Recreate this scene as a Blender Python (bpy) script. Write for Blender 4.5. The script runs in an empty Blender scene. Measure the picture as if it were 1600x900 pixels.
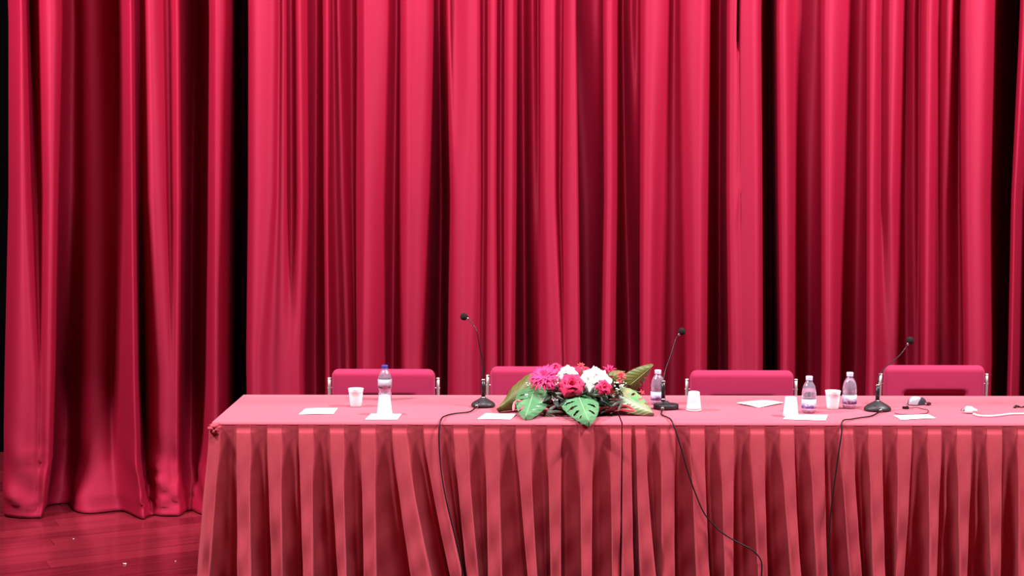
import bpy, bmesh, math, random
import numpy as np
from mathutils import Vector, Matrix, Euler
random.seed(7)
rng = np.random.default_rng(7)

# ------------------------------------------------------------------ camera
W, H = 1600, 900
F = 2327.0                      # focal length in pixels of the 1600 px frame
CAMZ = 1.8745
PITCH = math.radians(4.913)
ROLL = math.radians(0.10)
scene = bpy.context.scene
C = bpy.data.collections.new('stage'); scene.collection.children.link(C)
cd = bpy.data.cameras.new('camera'); cam = bpy.data.objects.new('camera', cd)
C.objects.link(cam)
cd.sensor_width = 36.0; cd.sensor_fit = 'HORIZONTAL'; cd.lens = F / W * 36.0
cd.clip_start = 0.05; cd.clip_end = 100
ROT = Matrix.Rotation(math.pi / 2 - PITCH, 3, 'X') @ Matrix.Rotation(ROLL, 3, 'Z')
cam.matrix_world = Matrix.Translation((0, 0, CAMZ)) @ ROT.to_4x4()
scene.camera = cam

# ------------------------------------------------------------------ world, stage lights, exposure
world = bpy.data.worlds.new('world'); scene.world = world; world.use_nodes = True
bg = world.node_tree.nodes['Background']
bg.inputs[0].default_value = (0.62, 0.55, 0.75, 1); bg.inputs[1].default_value = 0.009

def area(name, loc, target, size, power, color=(1, 1, 1)):
    l = bpy.data.lights.new(name, 'AREA'); l.shape = 'RECTANGLE'
    l.size, l.size_y = size; l.energy = power; l.color = color
    o = bpy.data.objects.new(name, l); C.objects.link(o); o.location = loc
    o.rotation_euler = (Vector(target) - Vector(loc)).to_track_quat('-Z', 'Y').to_euler()
    return o
area('stage_light_bank', (-4.0, 5.36, 5.1), (-1.2, 7.0, 1.2), (0.9, 0.4), 560, (1, 0.97, 0.98))
area('stage_light_bank', (4.0, 5.36, 5.1), (1.2, 7.0, 1.2), (0.9, 0.4), 590, (1, 0.97, 0.98))
area('stage_light_bank', (0.0, 5.3, 5.2), (0.0, 7.0, 1.2), (1.0, 0.4), 270, (1, 0.97, 0.98))

scene.view_settings.view_transform = 'Standard'
scene.view_settings.look = 'None'
scene.view_settings.gamma = 1.0
scene.view_settings.use_curve_mapping = False
scene.view_settings.exposure = 0.0

# ------------------------------------------------------------------ geometry helpers
def ray(px, py):
    v = ROT @ Vector(((px - W / 2) / F, (H / 2 - py) / F, -1.0))
    return v
def on_y(px, py, Y):                      # the point at distance Y that the photo shows at (px, py)
    v = ray(px, py); k = Y / v.y
    return Vector((v.x * k, Y, CAMZ + v.z * k))
def on_z(px, py, Z):                      # the point at height Z
    v = ray(px, py); k = (Z - CAMZ) / v.z
    return Vector((v.x * k, v.y * k, Z))

def mesh_obj(name, verts, faces, mat=None, parent=None, smooth=True, loc=None):
    me = bpy.data.meshes.new(name)
    me.from_pydata([tuple(v) for v in verts], [], faces)
    me.update()
    if smooth: me.shade_smooth()
    o = bpy.data.objects.new(name, me); C.objects.link(o)
    if mat: me.materials.append(mat)
    if parent: o.parent = parent
    if loc is not None: o.location = loc
    return o
def tag(o, label, cat, group=None, kind=None):
    o['label'] = label
    if cat: o['category'] = cat
    if group: o['group'] = group
    if kind: o['kind'] = kind
    return o
def thing(name, label, cat, loc=(0, 0, 0), rotz=0.0, group=None):
    o = bpy.data.objects.new(name, None); C.objects.link(o)
    o.empty_display_size = 0.05
    o.location = loc; o.rotation_euler = (0, 0, rotz)
    return tag(o, label, cat, group)
def copy_tree(o, parent=None):
    c = o.copy(); C.objects.link(c); c.parent = parent
    for ch in list(o.children): copy_tree(ch, c)
    return c

def grid_faces(nr, nc, closed=False):
    f = []
    m = nc if closed else nc - 1
    for i in range(nr - 1):
        for j in range(m):
            j2 = (j + 1) % nc
            f.append((i * nc + j, i * nc + j2, (i + 1) * nc + j2, (i + 1) * nc + j))
    return f
def lathe(profile, n=28):                 # profile: (r, z) from bottom to top; r == 0 closes
    v, f, rings = [], [], []
    for r, z in profile:
        if r <= 1e-6:
            rings.append([len(v)]); v.append((0, 0, z))
        else:
            rings.append(list(range(len(v), len(v) + n)))
            v += [(r * math.cos(2 * math.pi * k / n), r * math.sin(2 * math.pi * k / n), z) for k in range(n)]
    for a, b in zip(rings[:-1], rings[1:]):
        for k in range(n):
            k2 = (k + 1) % n
            if len(a) == 1 and len(b) == 1: continue
            if len(a) == 1: f.append((a[0], b[k2], b[k]))
            elif len(b) == 1: f.append((a[k], a[k2], b[0]))
            else: f.append((a[k], a[k2], b[k2], b[k]))
    return v, f
def catmull(P, n):                        # n samples on each segment
    P = np.asarray(P, float)
    Q = np.vstack([2 * P[0] - P[1], P, 2 * P[-1] - P[-2]])
    out = []
    for i in range(1, len(Q) - 2):
        p0, p1, p2, p3 = Q[i - 1], Q[i], Q[i + 1], Q[i + 2]
        t0 = 0; t1 = t0 + max(np.linalg.norm(p1 - p0), 1e-6) ** .5
        t2 = t1 + max(np.linalg.norm(p2 - p1), 1e-6) ** .5; t3 = t2 + max(np.linalg.norm(p3 - p2), 1e-6) ** .5
        for k in range(n):
            t = t1 + (t2 - t1) * k / n
            a1 = (t1 - t) / (t1 - t0) * p0 + (t - t0) / (t1 - t0) * p1
            a2 = (t2 - t) / (t2 - t1) * p1 + (t - t1) / (t2 - t1) * p2
            a3 = (t3 - t) / (t3 - t2) * p2 + (t - t2) / (t3 - t2) * p3
            b1 = (t2 - t) / (t2 - t0) * a1 + (t - t0) / (t2 - t0) * a2
            b2 = (t3 - t) / (t3 - t1) * a2 + (t - t1) / (t3 - t1) * a3
            out.append((t2 - t) / (t2 - t1) * b1 + (t - t1) / (t2 - t1) * b2)
    out.append(P[-1])
    return np.array(out)
def tube(points, r, seg=8, smooth=0, caps=True):
    P = [Vector(p) for p in (catmull(points, smooth) if smooth else points)]
    R = r if hasattr(r, '__len__') else [r] * len(P)
    if len(R) != len(P):
        R = np.interp(np.linspace(0, 1, len(P)), np.linspace(0, 1, len(R)), R)
    v, f = [], []
    up = None
    for i, p in enumerate(P):
        t = (P[min(i + 1, len(P) - 1)] - P[max(i - 1, 0)]).normalized()
        if up is None:
            up = t.orthogonal().normalized()
        up = (up - t * up.dot(t)).normalized()
        s = t.cross(up)
        for k in range(seg):
            a = 2 * math.pi * k / seg
            v.append(p + (up * math.cos(a) + s * math.sin(a)) * float(R[i]))
    f = grid_faces(len(P), seg, True)
    if caps:
        f.append(tuple(range(seg - 1, -1, -1))); b = (len(P) - 1) * seg
        f.append(tuple(range(b, b + seg)))
    return v, f
def join(*vf):
    V, Fc = [], []
    for v, f in vf:
        o = len(V); V += [tuple(x) for x in v]; Fc += [tuple(i + o for i in q) for q in f]
    return V, Fc
def xf(vf, M):
    v, f = vf
    return [M @ Vector(x) for x in v], f
def rbox(sx, sy, sz, bev=0.003, seg=2, center=(0, 0, 0)):
    bm = bmesh.new(); bmesh.ops.create_cube(bm, size=1)
    for v in bm.verts: v.co = Vector((v.co.x * sx, v.co.y * sy, v.co.z * sz)) + Vector(center)
    if bev > 0: bmesh.ops.bevel(bm, geom=bm.edges[:], offset=bev, segments=seg, profile=.5, affect='EDGES')
    bm.verts.index_update()
    r = ([v.co.copy() for v in bm.verts], [tuple(v.index for v in f.verts) for f in bm.faces]); bm.free()
    return r
def ball(r, c=(0, 0, 0), n=14, m=9, s=(1, 1, 1)):
    pr = [(r * math.sin(math.pi * i / m), -r * math.cos(math.pi * i / m)) for i in range(m + 1)]
    pr[0] = (0, -r); pr[-1] = (0, r)
    v, f = lathe(pr, n)
    return [Vector((x * s[0] + c[0], y * s[1] + c[1], z * s[2] + c[2])) for x, y, z in v], f
def pad(a, b, r, T, R, nu=36, nv=28, front=None):
    """upholstered pad in the XZ plane, half sizes a x b, corner radius r, half thickness T, edge rounding R"""
    def P(u, v, side):
        x, z = a * u, b * v
        dx, dz = abs(x) - (a - r), abs(z) - (b - r)
        if dx > 0 and dz > 0:
            k = max(dx, dz) / math.hypot(dx, dz); dx *= k; dz *= k
            x = math.copysign(a - r + dx, x); z = math.copysign(b - r + dz, z)
            e = r - math.hypot(dx, dz)
        else:
            e = min(a - abs(x), b - abs(z))
        q = min(max(e, 0) / R, 1)
        y = T * math.sqrt(max(0, 1 - (1 - q) ** 2))
        if side < 0:
            y = -y + (front(x, z) if front else 0)
        return (x, y, z)
    def sp(n):   # denser near the edges
        t = np.linspace(-1, 1, n); return np.sign(t) * (1 - (1 - np.abs(t)) ** 1.5)
    us, vs = sp(nu), sp(nv)
    V = [P(u, v, -1) for v in vs for u in us] + [P(u, v, 1) for v in vs for u in us]
    fr = grid_faces(nv, nu); o = nu * nv
    return V, fr + [tuple(i + o for i in reversed(q)) for q in fr]

# ------------------------------------------------------------------ materials
def mat(name, color, rough=0.5, spec=0.5, metal=0.0, sheen=0.0, sheen_r=0.4, sheen_t=(1, 1, 1), trans=0.0, ior=1.45, coat=0.0):
    m = bpy.data.materials.new(name); m.use_nodes = True
    b = m.node_tree.nodes['Principled BSDF']
    b.inputs['Base Color'].default_value = (*color, 1); b.inputs['Roughness'].default_value = rough
    b.inputs['Specular IOR Level'].default_value = spec; b.inputs['Metallic'].default_value = metal
    b.inputs['Sheen Weight'].default_value = sheen; b.inputs['Sheen Roughness'].default_value = sheen_r
    b.inputs['Sheen Tint'].default_value = (*sheen_t, 1)
    b.inputs['Transmission Weight'].default_value = trans; b.inputs['IOR'].default_value = ior
    b.inputs['Coat Weight'].default_value = coat
    return m
def nodes(m): return m.node_tree.nodes, m.node_tree.links, m.node_tree.nodes['Principled BSDF']
def vary(m, scale, amount, c2, stretch=(1, 1, 1), detail=3.0, coord='Object'):
    """mottle the base colour between itself and c2 with noise"""
    n, l, b = nodes(m)
    tc = n.new('ShaderNodeTexCoord'); mp = n.new('ShaderNodeMapping'); mp.inputs['Scale'].default_value = stretch
    nz = n.new('ShaderNodeTexNoise'); nz.inputs['Scale'].default_value = scale; nz.inputs['Detail'].default_value = detail
    mx = n.new('ShaderNodeMix'); mx.data_type = 'RGBA'
    mx.inputs['A'].default_value = b.inputs['Base Color'].default_value; mx.inputs['B'].default_value = (*c2, 1)
    mr = n.new('ShaderNodeMapRange'); mr.inputs['From Min'].default_value = .35; mr.inputs['From Max'].default_value = .7
    mr.inputs['To Max'].default_value = amount
    l.new(tc.outputs[coord], mp.inputs[0]); l.new(mp.outputs[0], nz.inputs['Vector'])
    l.new(nz.outputs['Fac'], mr.inputs['Value']); l.new(mr.outputs[0], mx.inputs['Factor']); l.new(mx.outputs['Result'], b.inputs['Base Color'])
    return m
def bump(m, scale, strength, dist=0.002, stretch=(1, 1, 1), detail=2.0):
    n, l, b = nodes(m)
    tc = n.new('ShaderNodeTexCoord'); mp = n.new('ShaderNodeMapping'); mp.inputs['Scale'].default_value = stretch
    nz = n.new('ShaderNodeTexNoise'); nz.inputs['Scale'].default_value = scale; nz.inputs['Detail'].default_value = detail
    bp = n.new('ShaderNodeBump'); bp.inputs['Strength'].default_value = strength; bp.inputs['Distance'].default_value = dist
    l.new(tc.outputs['Object'], mp.inputs[0]); l.new(mp.outputs[0], nz.inputs['Vector'])
    l.new(nz.outputs['Fac'], bp.inputs['Height']); l.new(bp.outputs[0], b.inputs['Normal'])
    return m
M = {}
M['curtain'] = bump(vary(mat('curtain_satin', (0.262, 0.003, 0.022), .7, .05, sheen=.0, sheen_r=.4, sheen_t=(1, .45, .7)), 3, .35, (0.235, 0.002, 0.018), (1, 1, .2)), 5, .03, .01, (1, 1, .25))
def satin(m, color, fac, rough, aniso):
    # the vertical warp of satin spreads its sheen up and down, so each fold carries a narrow vertical highlight
    n, l, b = nodes(m); out = n['Material Output']
    g = n.new('ShaderNodeBsdfAnisotropic'); g.inputs['Color'].default_value = (*color, 1); g.inputs['Roughness'].default_value = rough
    g.inputs['Anisotropy'].default_value = aniso
    t = n.new('ShaderNodeCombineXYZ'); t.inputs['Z'].default_value = 1.0; l.new(t.outputs[0], g.inputs['Tangent'])
    if b.inputs['Normal'].links: l.new(b.inputs['Normal'].links[0].from_socket, g.inputs['Normal'])
    mx = n.new('ShaderNodeMixShader'); mx.inputs[0].default_value = fac
    l.new(b.outputs[0], mx.inputs[1]); l.new(g.outputs[0], mx.inputs[2]); l.new(mx.outputs[0], out.inputs['Surface'])
    return m
satin(M['curtain'], (.66, .14, .25), .15, .86, -.50)
M['cloth'] = bump(vary(mat('table_cloth', (0.42, 0.056, 0.086), .8, .2, sheen=.45, sheen_r=.5, sheen_t=(1, .84, 1)), 60, .35, (0.46, 0.068, 0.098), (1, 1, .5)), 420, .25, .001)
M['skirt'] = bump(vary(mat('skirt_cloth', (0.41, 0.045, 0.066), .85, .15, sheen=.05, sheen_r=.6, sheen_t=(1, .8, .9)), 60, .4, (0.46, 0.060, 0.084), (1, 1, .5)), 420, .25, .001)
M['chair'] = bump(mat('chair_fabric', (0.36, 0.016, 0.068), .75, .25, sheen=.3, sheen_r=.4, sheen_t=(1, .5, .7)), 500, .15, .001)
M['chrome'] = mat('chrome', (.82, .76, .76), .42, .5, .75)
M['floor'] = None
M['black'] = mat('void_black', (.0012, .0012, .0015), .95, .0)  # near-black colour stands in for the unlit void past the curtain edge
M['white'] = mat('white_plastic', (.93, .92, .92), .35, .5)
M['paper'] = mat('paper', (.93, .93, .92), .8, .2)
M['mic'] = bump(mat('mic_base', (.022, .017, .020), .45, .4), 300, .1, .001)
M['micdark'] = mat('mic_black', (.012, .009, .011), .3, .5)
M['foam'] = bump(mat('mic_foam', (.022, .014, .014), .95, .1), 900, .8, .002)
M['neck'] = mat('gooseneck', (.03, .016, .02), .3, .5, .5)
M['cable'] = mat('cable_rubber', (.007, .003, .004), .5, .3)
M['metal'] = mat('plug_metal', (.30, .26, .27), .32, .5, 1.0)

# wooden floor boards
m = mat('floor_boards', (.30, .028, .035), .15, .5, coat=.1); n, l, b = nodes(m)
oi = n.new('ShaderNodeObjectInfo'); tc = n.new('ShaderNodeTexCoord'); mp = n.new('ShaderNodeMapping')
mp.inputs['Scale'].default_value = (1.2, 16, 1)
nz = n.new('ShaderNodeTexNoise'); nz.inputs['Scale'].default_value = 2.5; nz.inputs['Detail'].default_value = 5; nz.noise_dimensions = '4D'
l.new(tc.outputs['Object'], mp.inputs[0]); l.new(mp.outputs[0], nz.inputs['Vector'])
mu = n.new('ShaderNodeMath'); mu.operation = 'MULTIPLY'; mu.inputs[1].default_value = 50
l.new(oi.outputs['Random'], mu.inputs[0]); l.new(mu.outputs[0], nz.inputs['W'])
ad = n.new('ShaderNodeMath'); ad.operation = 'MULTIPLY_ADD'; ad.inputs[1].default_value = .55
l.new(oi.outputs['Random'], ad.inputs[0]); l.new(nz.outputs['Fac'], ad.inputs[2])
cr = n.new('ShaderNodeValToRGB'); cr.color_ramp.elements[0].position = .3; cr.color_ramp.elements[1].position = 1.05
cr.color_ramp.elements[0].color = (.085, .004, .009, 1); cr.color_ramp.elements[1].color = (.20, .014, .026, 1)
l.new(ad.outputs[0], cr.inputs[0]); l.new(cr.outputs[0], b.inputs['Base Color'])
M['floor'] = m

# clear thin plastic
def clear(name, tint, gloss=.18):
    m = bpy.data.materials.new(name); m.use_nodes = True; n, l = m.node_tree.nodes, m.node_tree.links
    n.remove(n['Principled BSDF']); out = n['Material Output']
    t = n.new('ShaderNodeBsdfTransparent'); t.inputs[0].default_value = (*tint, 1)
    g = n.new('ShaderNodeBsdfGlossy'); g.inputs['Roughness'].default_value = .12; g.inputs[0].default_value = (1, 1, 1, 1)
    lw = n.new('ShaderNodeLayerWeight'); lw.inputs[0].default_value = .35
    mr = n.new('ShaderNodeMapRange'); mr.inputs['To Min'].default_value = gloss * .35; mr.inputs['To Max'].default_value = gloss * 3.5
    mx = n.new('ShaderNodeMixShader'); l.new(lw.outputs['Facing'], mr.inputs['Value']); l.new(mr.outputs[0], mx.inputs[0])
    l.new(t.outputs[0], mx.inputs[1]); l.new(g.outputs[0], mx.inputs[2])
    df = n.new('ShaderNodeBsdfDiffuse'); df.inputs[0].default_value = (.75, .68, .85, 1)  # pale lavender colour mixed in to imitate haze and shine on the bottles
    m2 = n.new('ShaderNodeMixShader'); m2.inputs[0].default_value = .16
    l.new(mx.outputs[0], m2.inputs[1]); l.new(df.outputs[0], m2.inputs[2]); l.new(m2.outputs[0], out.inputs[0])
    return m
M['pet'] = clear('clear_plastic', (.93, .90, .98), .2)
M['water'] = mat('water', (.95, .93, 1.0), .02, .5, trans=1.0, ior=1.2)

# ------------------------------------------------------------------ the setting
floor = mesh_obj('floor', *rbox(11, 8.2, .04, 0, 1, (0, 5.9, -.042)), M['floor'], None, False)
tag(floor, 'glossy red-brown wooden stage floor laid in diagonal boards', None, kind='structure')
BW, BL, BA = .135, 2.4, math.radians(27)
bme = None
ux = Vector((math.cos(BA), math.sin(BA), 0)); uy = Vector((-math.sin(BA), math.cos(BA), 0))
for r in range(-70, 90):
    for k in range(-5, 9):
        c = ux * (k * BL + (r * 0.83) % BL) + uy * (r * BW)
        ok = (-4.6 < c.x < 4.2) and (4.4 < c.y < 8.9)
        if not ok: continue
        if bme is None:
            o = mesh_obj('plank', *rbox(BL - .0025, BW - .0025, .022, 0, 1, (0, 0, -.011)), M['floor'], floor, False); bme = o.data
        else:
            o = bpy.data.objects.new('plank', bme); C.objects.link(o); o.parent = floor
        o.location = c + Vector((0, 0, random.uniform(-.0006, 0))); o.rotation_euler = (0, 0, BA)
wall = mesh_obj('wall_back', *rbox(12, .1, 6.4, 0, 1, (0, 9.6, 3.18)), M['black'], None, False)
tag(wall, 'back wall of the stage behind the curtain, coloured black to stand for the unlit void', None, kind='structure')

# ------------------------------------------------------------------ curtains
Y0 = 7.66
def curtain(name, label, nodes_, rows, zbot=0.006, ztop=4.4, seg=7, nrow=46, extra=None, zfun=None, group=None, smooth=12):
    """nodes_: one per fold line, ([x pixel at each row], [depth in cm at each row]); rows: pixel rows"""
    lines = []
    for xs, ds in nodes_:
        pts = []
        for x, y, d in zip(xs, rows, ds):
            if y < 700: d = d * 1.6 if d < 5 else 8 + (d - 5) * (2.0 if y < 400 else 2.5)
            elif y < 750: d *= 1.8
            p = on_y(x, y, Y0 + d / 100.0); pts.append((p.z, p.x, p.y))
        pts.sort(); lines.append(np.array(pts))
    t = np.linspace(0, 1, nrow); zs = zbot + (ztop - zbot) * t ** 1.25
    V = []
    for z in zs:
        cp = []
        for L in lines:
            cp.append((np.interp(z, L[:, 0], L[:, 1]), np.interp(z, L[:, 0], L[:, 2])))
        q = catmull(cp, seg)
        for _ in range(smooth):
            q[1:-1] = .25 * q[:-2] + .5 * q[1:-1] + .25 * q[2:]
        for i, (x, y) in enumerate(q):
            zz = z
            if extra: x, y, zz = extra(x, y, z)
            V.append((x, y, zz))
    nc = len(q)
    o = mesh_obj(name, V, [tuple(reversed(f)) for f in grid_faces(nrow, nc)], M['curtain'])
    s = o.modifiers.new('thickness', 'SOLIDIFY'); s.thickness = .003; s.offset = 1
    return tag(o, label, 'curtain', group)

def N3(*rows):          # (xt, xm, xl, dt, dm, dl)
    return [([r[0], r[1], r[2]], [r[3], r[4], r[5]]) for r in rows]
def N5(*rows):
    return [(list(r[:5]), list(r[5:])) for r in rows]

left_nodes = N5(
    (16, 17, 12, 12, 14, 26, 26, 22, 16, 10), (12.5, 12, 6, 4, 4, 12, 12, 8, 5, 4), (30, 28, 20, 15, 12, 0, 0, 0, 0, 1), (37, 42, 54, 50, 45, 0, 0, 0, 0, 0),
    (50, 58, 62, 62, 55, 14, 10, 3, 2.5, 1), (66, 74, 73, 72, 62, 2, 2, 1, 1, 0), (96, 89, 85, 80, 66, 3, 3, 2, 2, 1),
    (101, 96, 92, 90, 72, 24, 25, 30, 30, 26), (122, 122, 121, 118, 106, 26, 27, 30, 30, 27), (129, 130, 126, 122, 112, 20, 20, 17, 14, 12),
    (165, 168, 165, 165, 165, 23, 22, 19, 15, 11), (186, 189, 176, 178, 190, 26, 24, 21, 17, 15), (195, 199, 201, 203, 213, 5, 5, 5, 5, 4),
    (205, 207, 211, 214, 224, 0, 0, 0, 0, -3), (209.5, 212.5, 217, 221, 229, 5, 7, 12, 12, 2), (219, 220, 224, 228, 238, 10, 13, 22, 18, 7),
    (230, 232, 236, 238, 248, 3, 4, 8, 9, 4), (246, 255, 262, 258, 262, 5, 6, 8, 9, 4), (264, 266, 270, 270, 272, 10, 10, 9, 11, 5),
    (279, 280, 279, 278, 282, 4, 5, 8, 10, 6), (285, 288, 287, 287, 290, 18, 18, 20, 18, 14), (305, 300, 300, 300, 300, 30, 29, 26, 22, 18),
    (324, 322, 318, 318, 312, 20, 18, 16, 14, 8), (334, 334, 334, 335, 334, 3, 4, 7, 8, 5), (346, 348, 350, 348, 348, 4, 6, 9, 10, 6),
    (361, 358, 360, 358, 358, 8, 14, 16, 16, 8), (366, 367, 367, 366, 365, 26, 28, 28, 26, 22), (380, 380, 380, 380, 380, 40, 40, 38, 38, 38),
    (402, 402, 402, 402, 402, 41, 41, 39, 40, 44))
def gauss(d, s): return math.exp(-(d / s) ** 2)
def left_extra(x, y, z):
    # the cloth is a little too long: it buckles just above the floor
    k = max(0.0, 1 - z / .55)
    if k > 0:
        y += k * .012 * math.sin(x * 23 + z * 21)
        # tucks: a ridge and a furrow at an angle
        for cx, cz, ang, ln, wd, am in TUCKS:
            dx, dz = x - cx, z - cz
            a = dx * math.cos(ang) + dz * math.sin(ang); b_ = -dx * math.sin(ang) + dz * math.cos(ang)
            y -= am * gauss(a, ln) * (gauss(b_ - wd * .8, wd) - .9 * gauss(b_ + wd * .8, wd))
    return x, y, z
def tk(px, py, ang, ln, wd, am):
    p = on_y(px, py, Y0); return (p.x, p.z, math.radians(ang), ln, wd, am)
TUCKS = [tk(50, 722, 4, .08, .018, .018), tk(20, 785, -20, .08, .03, .018), tk(55, 790, 35, .06, .02, .012), tk(225, 785, 25, .05, .016, .03),
         tk(250, 770, -30, .09, .03, .03), tk(245, 745, -12, .10, .02, .03), tk(262, 790, 10, .08, .018, .03), tk(150, 792, 3, .14, .02, .012), tk(300, 770, -60, .08, .03, .03)]
curtain('stage_curtain', 'deep red satin stage curtain at far left, its hem crumpled on the bare floor', left_nodes, (30, 310, 590, 720, 806),
        extra=left_extra, nrow=90, group='stage curtain panels')

centre_nodes = N3(
    (396, 396, 394, 20, 20, 20), (387, 387, 384.5, 15, 15, 15), (389.5, 389, 386, 8, 8, 8), (394, 393, 389, 1, 1, 1), (412, 411, 400, 0, 0, 0), (430, 427, 408, 0, 1, 1),
    (436, 433, 424, 5, 5, 5), (443, 443, 440, 3, 4, 5), (455, 456, 455, 9, 10, 6), (467, 470, 468, 3, 4, 6), (474, 477, 476, 5, 6, 10),
    (494, 492, 492, 13, 15, 16), (504, 503, 505, 9, 11, 12), (511, 511, 514, 4, 6, 8), (521, 522, 528, 9, 11, 13), (530, 538, 545, 6, 9, 11),
    (548, 550, 556, 13, 14, 14), (562, 563, 560, 9, 9, 9), (567, 568, 565, 1, 1, 1), (576, 577, 576, 1, 1, 1), (608, 604, 600, 4, 7, 8),
    (620, 617, 614, 10, 12, 13), (630, 630, 625, 3, 4, 8), (640, 643, 640, 1, 2, 6), (672, 668, 664, 2, 5, 8), (679, 678, 672, 10, 17, 19),
    (687, 690, 688, 14, 30, 32), (692, 699, 698, 8, 14, 14), (703, 707, 704, 5, 5, 5), (708, 713, 712, 7, 3, 3), (735, 735, 730, 1, 1, 1),
    (748, 748, 742, 2, 2, 3), (756, 755, 752, 7, 6, 6), (767, 767, 768, 1, 2, 3), (776, 774, 776, 2, 3, 4), (783, 782, 784, 7, 7, 7),
    (791, 792, 791, 1, 2, 3), (803, 802, 800, 0, 1, 2), (808, 809, 808, 8, 11, 13), (818, 820, 822, 12, 17, 20), (828, 830, 832, 5, 7, 9),
    (835, 838, 842, 5, 7, 7), (841, 843, 848, 8, 7, 5), (848, 850, 858, 2, 2, 2), (866, 868, 876, 2, 2, 1), (877, 874, 882, 6, 6, 2),
    (886, 884, 888, 1, 1, 0), (898, 901, 903, -1, -1, -1), (900.5, 904.5, 907.5, 3, 3, 3), (890, 892, 896, 6, 6, 6))
curtain('stage_curtain', 'red satin stage curtain panel hanging behind the first chair, blue-capped bottle and flowers', centre_nodes, (30, 310, 560), group='stage curtain panels')

SLX, SLZ = on_y(1155, 30, Y0).x, on_y(1155, 75, Y0).z
def right_extra(x, y, z):
    if z > SLZ: y += .16 * gauss(x - SLX, .0045) * min(1, (z - SLZ) / .06)          # a slit between two breadths of cloth
    for cx, cz, ang, ln, wd, am in CREASES:
        dx, dz = x - cx, z - cz
        if abs(dx) > .15 or abs(dz) > .4: continue
        a = dx * math.cos(ang) + dz * math.sin(ang); b_ = -dx * math.sin(ang) + dz * math.cos(ang)
        y -= am * gauss(a, ln) * gauss(b_, wd)
    return x, y, z
CREASES = [tk(1150, 330, 80, .16, .012, .006), tk(1158, 290, 74, .10, .010, .004), tk(1022, 320, 75, .06, .012, .004)]
right_nodes = N3(
    (880, 884, 884, 12, 12, 13), (906, 912, 915, 12, 17, 20), (925, 930, 932, 8, 15, 18), (938, 940, 936, 8, 10, 10), (946, 947, 942, 1, 1, 1), (958, 958, 955, 1, 1, 1),
    (967, 968, 965, 10, 11, 10), (974, 976, 982, 14, 18, 19), (984, 990, 996, 6, 12, 15), (997, 999, 1000, 9, 8, 5), (1005, 1004, 1004, 2, 1, 1),
    (1018, 1019, 1018, 1, 1, 1), (1040, 1030, 1028, 4, 5, 7), (1053, 1050, 1050, 9, 9, 10), (1066, 1068, 1070, 4, 6, 7), (1082, 1086, 1088, 1, 1, 2),
    (1104, 1100, 1099, 1, 2, 3), (1112, 1111, 1109, 9, 10, 11), (1125, 1124, 1124, 17, 20, 22), (1134, 1133, 1136, 9, 11, 12), (1138, 1138, 1141, 1, 1, 2),
    (1152.5, 1152, 1156, 1, 2, 2.5), (1155, 1156, 1160, 2, 2.5, 3), (1157.5, 1160, 1164, 1, 2, 2.5), (1186, 1188, 1188, 0, 0, 0), (1190, 1192, 1193, 10, 12, 12), (1202, 1204, 1206, 24, 28, 30),
    (1212, 1213, 1216, 9, 11, 12), (1215, 1218, 1221, 1, 1, 2), (1230, 1234, 1233, 1, 1, 2), (1243, 1245, 1246, 7, 10, 11), (1260, 1262, 1264, 8, 13, 16),
    (1281, 1281, 1281, 8, 10, 11), (1286, 1286, 1287, 1, 1, 2), (1302, 1302, 1302, 1, 1, 2), (1320, 1316, 1315, 5, 7, 10), (1338, 1338, 1336, 9, 12, 14),
    (1353, 1353, 1352, 8, 9, 10), (1357, 1357, 1356, 1, 1, 2), (1371, 1369, 1369, 1, 2, 2), (1377, 1377, 1378, 6, 7, 8), (1388, 1388, 1390, 3, 4, 9),
    (1405, 1399, 1402, 3, 5, 9), (1416, 1413, 1416, 10, 11, 12), (1428, 1428, 1428, 5, 7, 9), (1437, 1437, 1437, 8, 9, 9), (1445, 1444, 1443, 1, 1, 2),
    (1459, 1457, 1455, 1, 2, 3), (1465, 1463, 1462, 7, 9, 9), (1480, 1476, 1480, 3, 6, 8), (1490, 1490, 1492, 4, 8, 9), (1499, 1500, 1504, 9, 10, 9),
    (1503, 1505, 1509, 0, 0, 0), (1525, 1522, 1526, -1, -1, -1), (1546, 1540, 1544, 0, 0, 0), (1556, 1552, 1555, 10, 10, 10), (1580, 1574, 1572, 24, 24, 24),
    (1605, 1600, 1600, 30, 30, 30), (1640, 1640, 1640, 30, 30, 30))
curtain('stage_curtain', 'red satin stage curtain panel hanging behind the two right-hand chairs', right_nodes, (30, 310, 560), extra=right_extra, nrow=80, group='stage curtain panels')
edge_nodes = N3(
    (1604, 1592, 1587, 12, 12, 12), (1594.5, 1580.5, 1575.5, 8, 8, 8), (1595, 1582, 1577, -1, -1, -1), (1604, 1587, 1583, -2, -2, -2), (1615, 1592, 1588, 6, 6, 6),
    (1635, 1605, 1603, 16, 18, 18), (1650, 1645, 1640, 2, 2, 2), (1680, 1675, 1675, 2, 2, 2), (1700, 1695, 1695, 18, 18, 18), (1730, 1725, 1725, 2, 2, 2), (1770, 1765, 1765, 2, 2, 2),
    (1800, 1800, 1800, 20, 20, 20), (1840, 1840, 1840, 2, 2, 2), (1880, 1880, 1880, 4, 4, 4), (1910, 1910, 1910, 20, 20, 20))
curtain('stage_curtain', 'narrow overlapping edge of red stage curtain at the right border of the picture', edge_nodes, (30, 310, 560), group='stage curtain panels')

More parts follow.
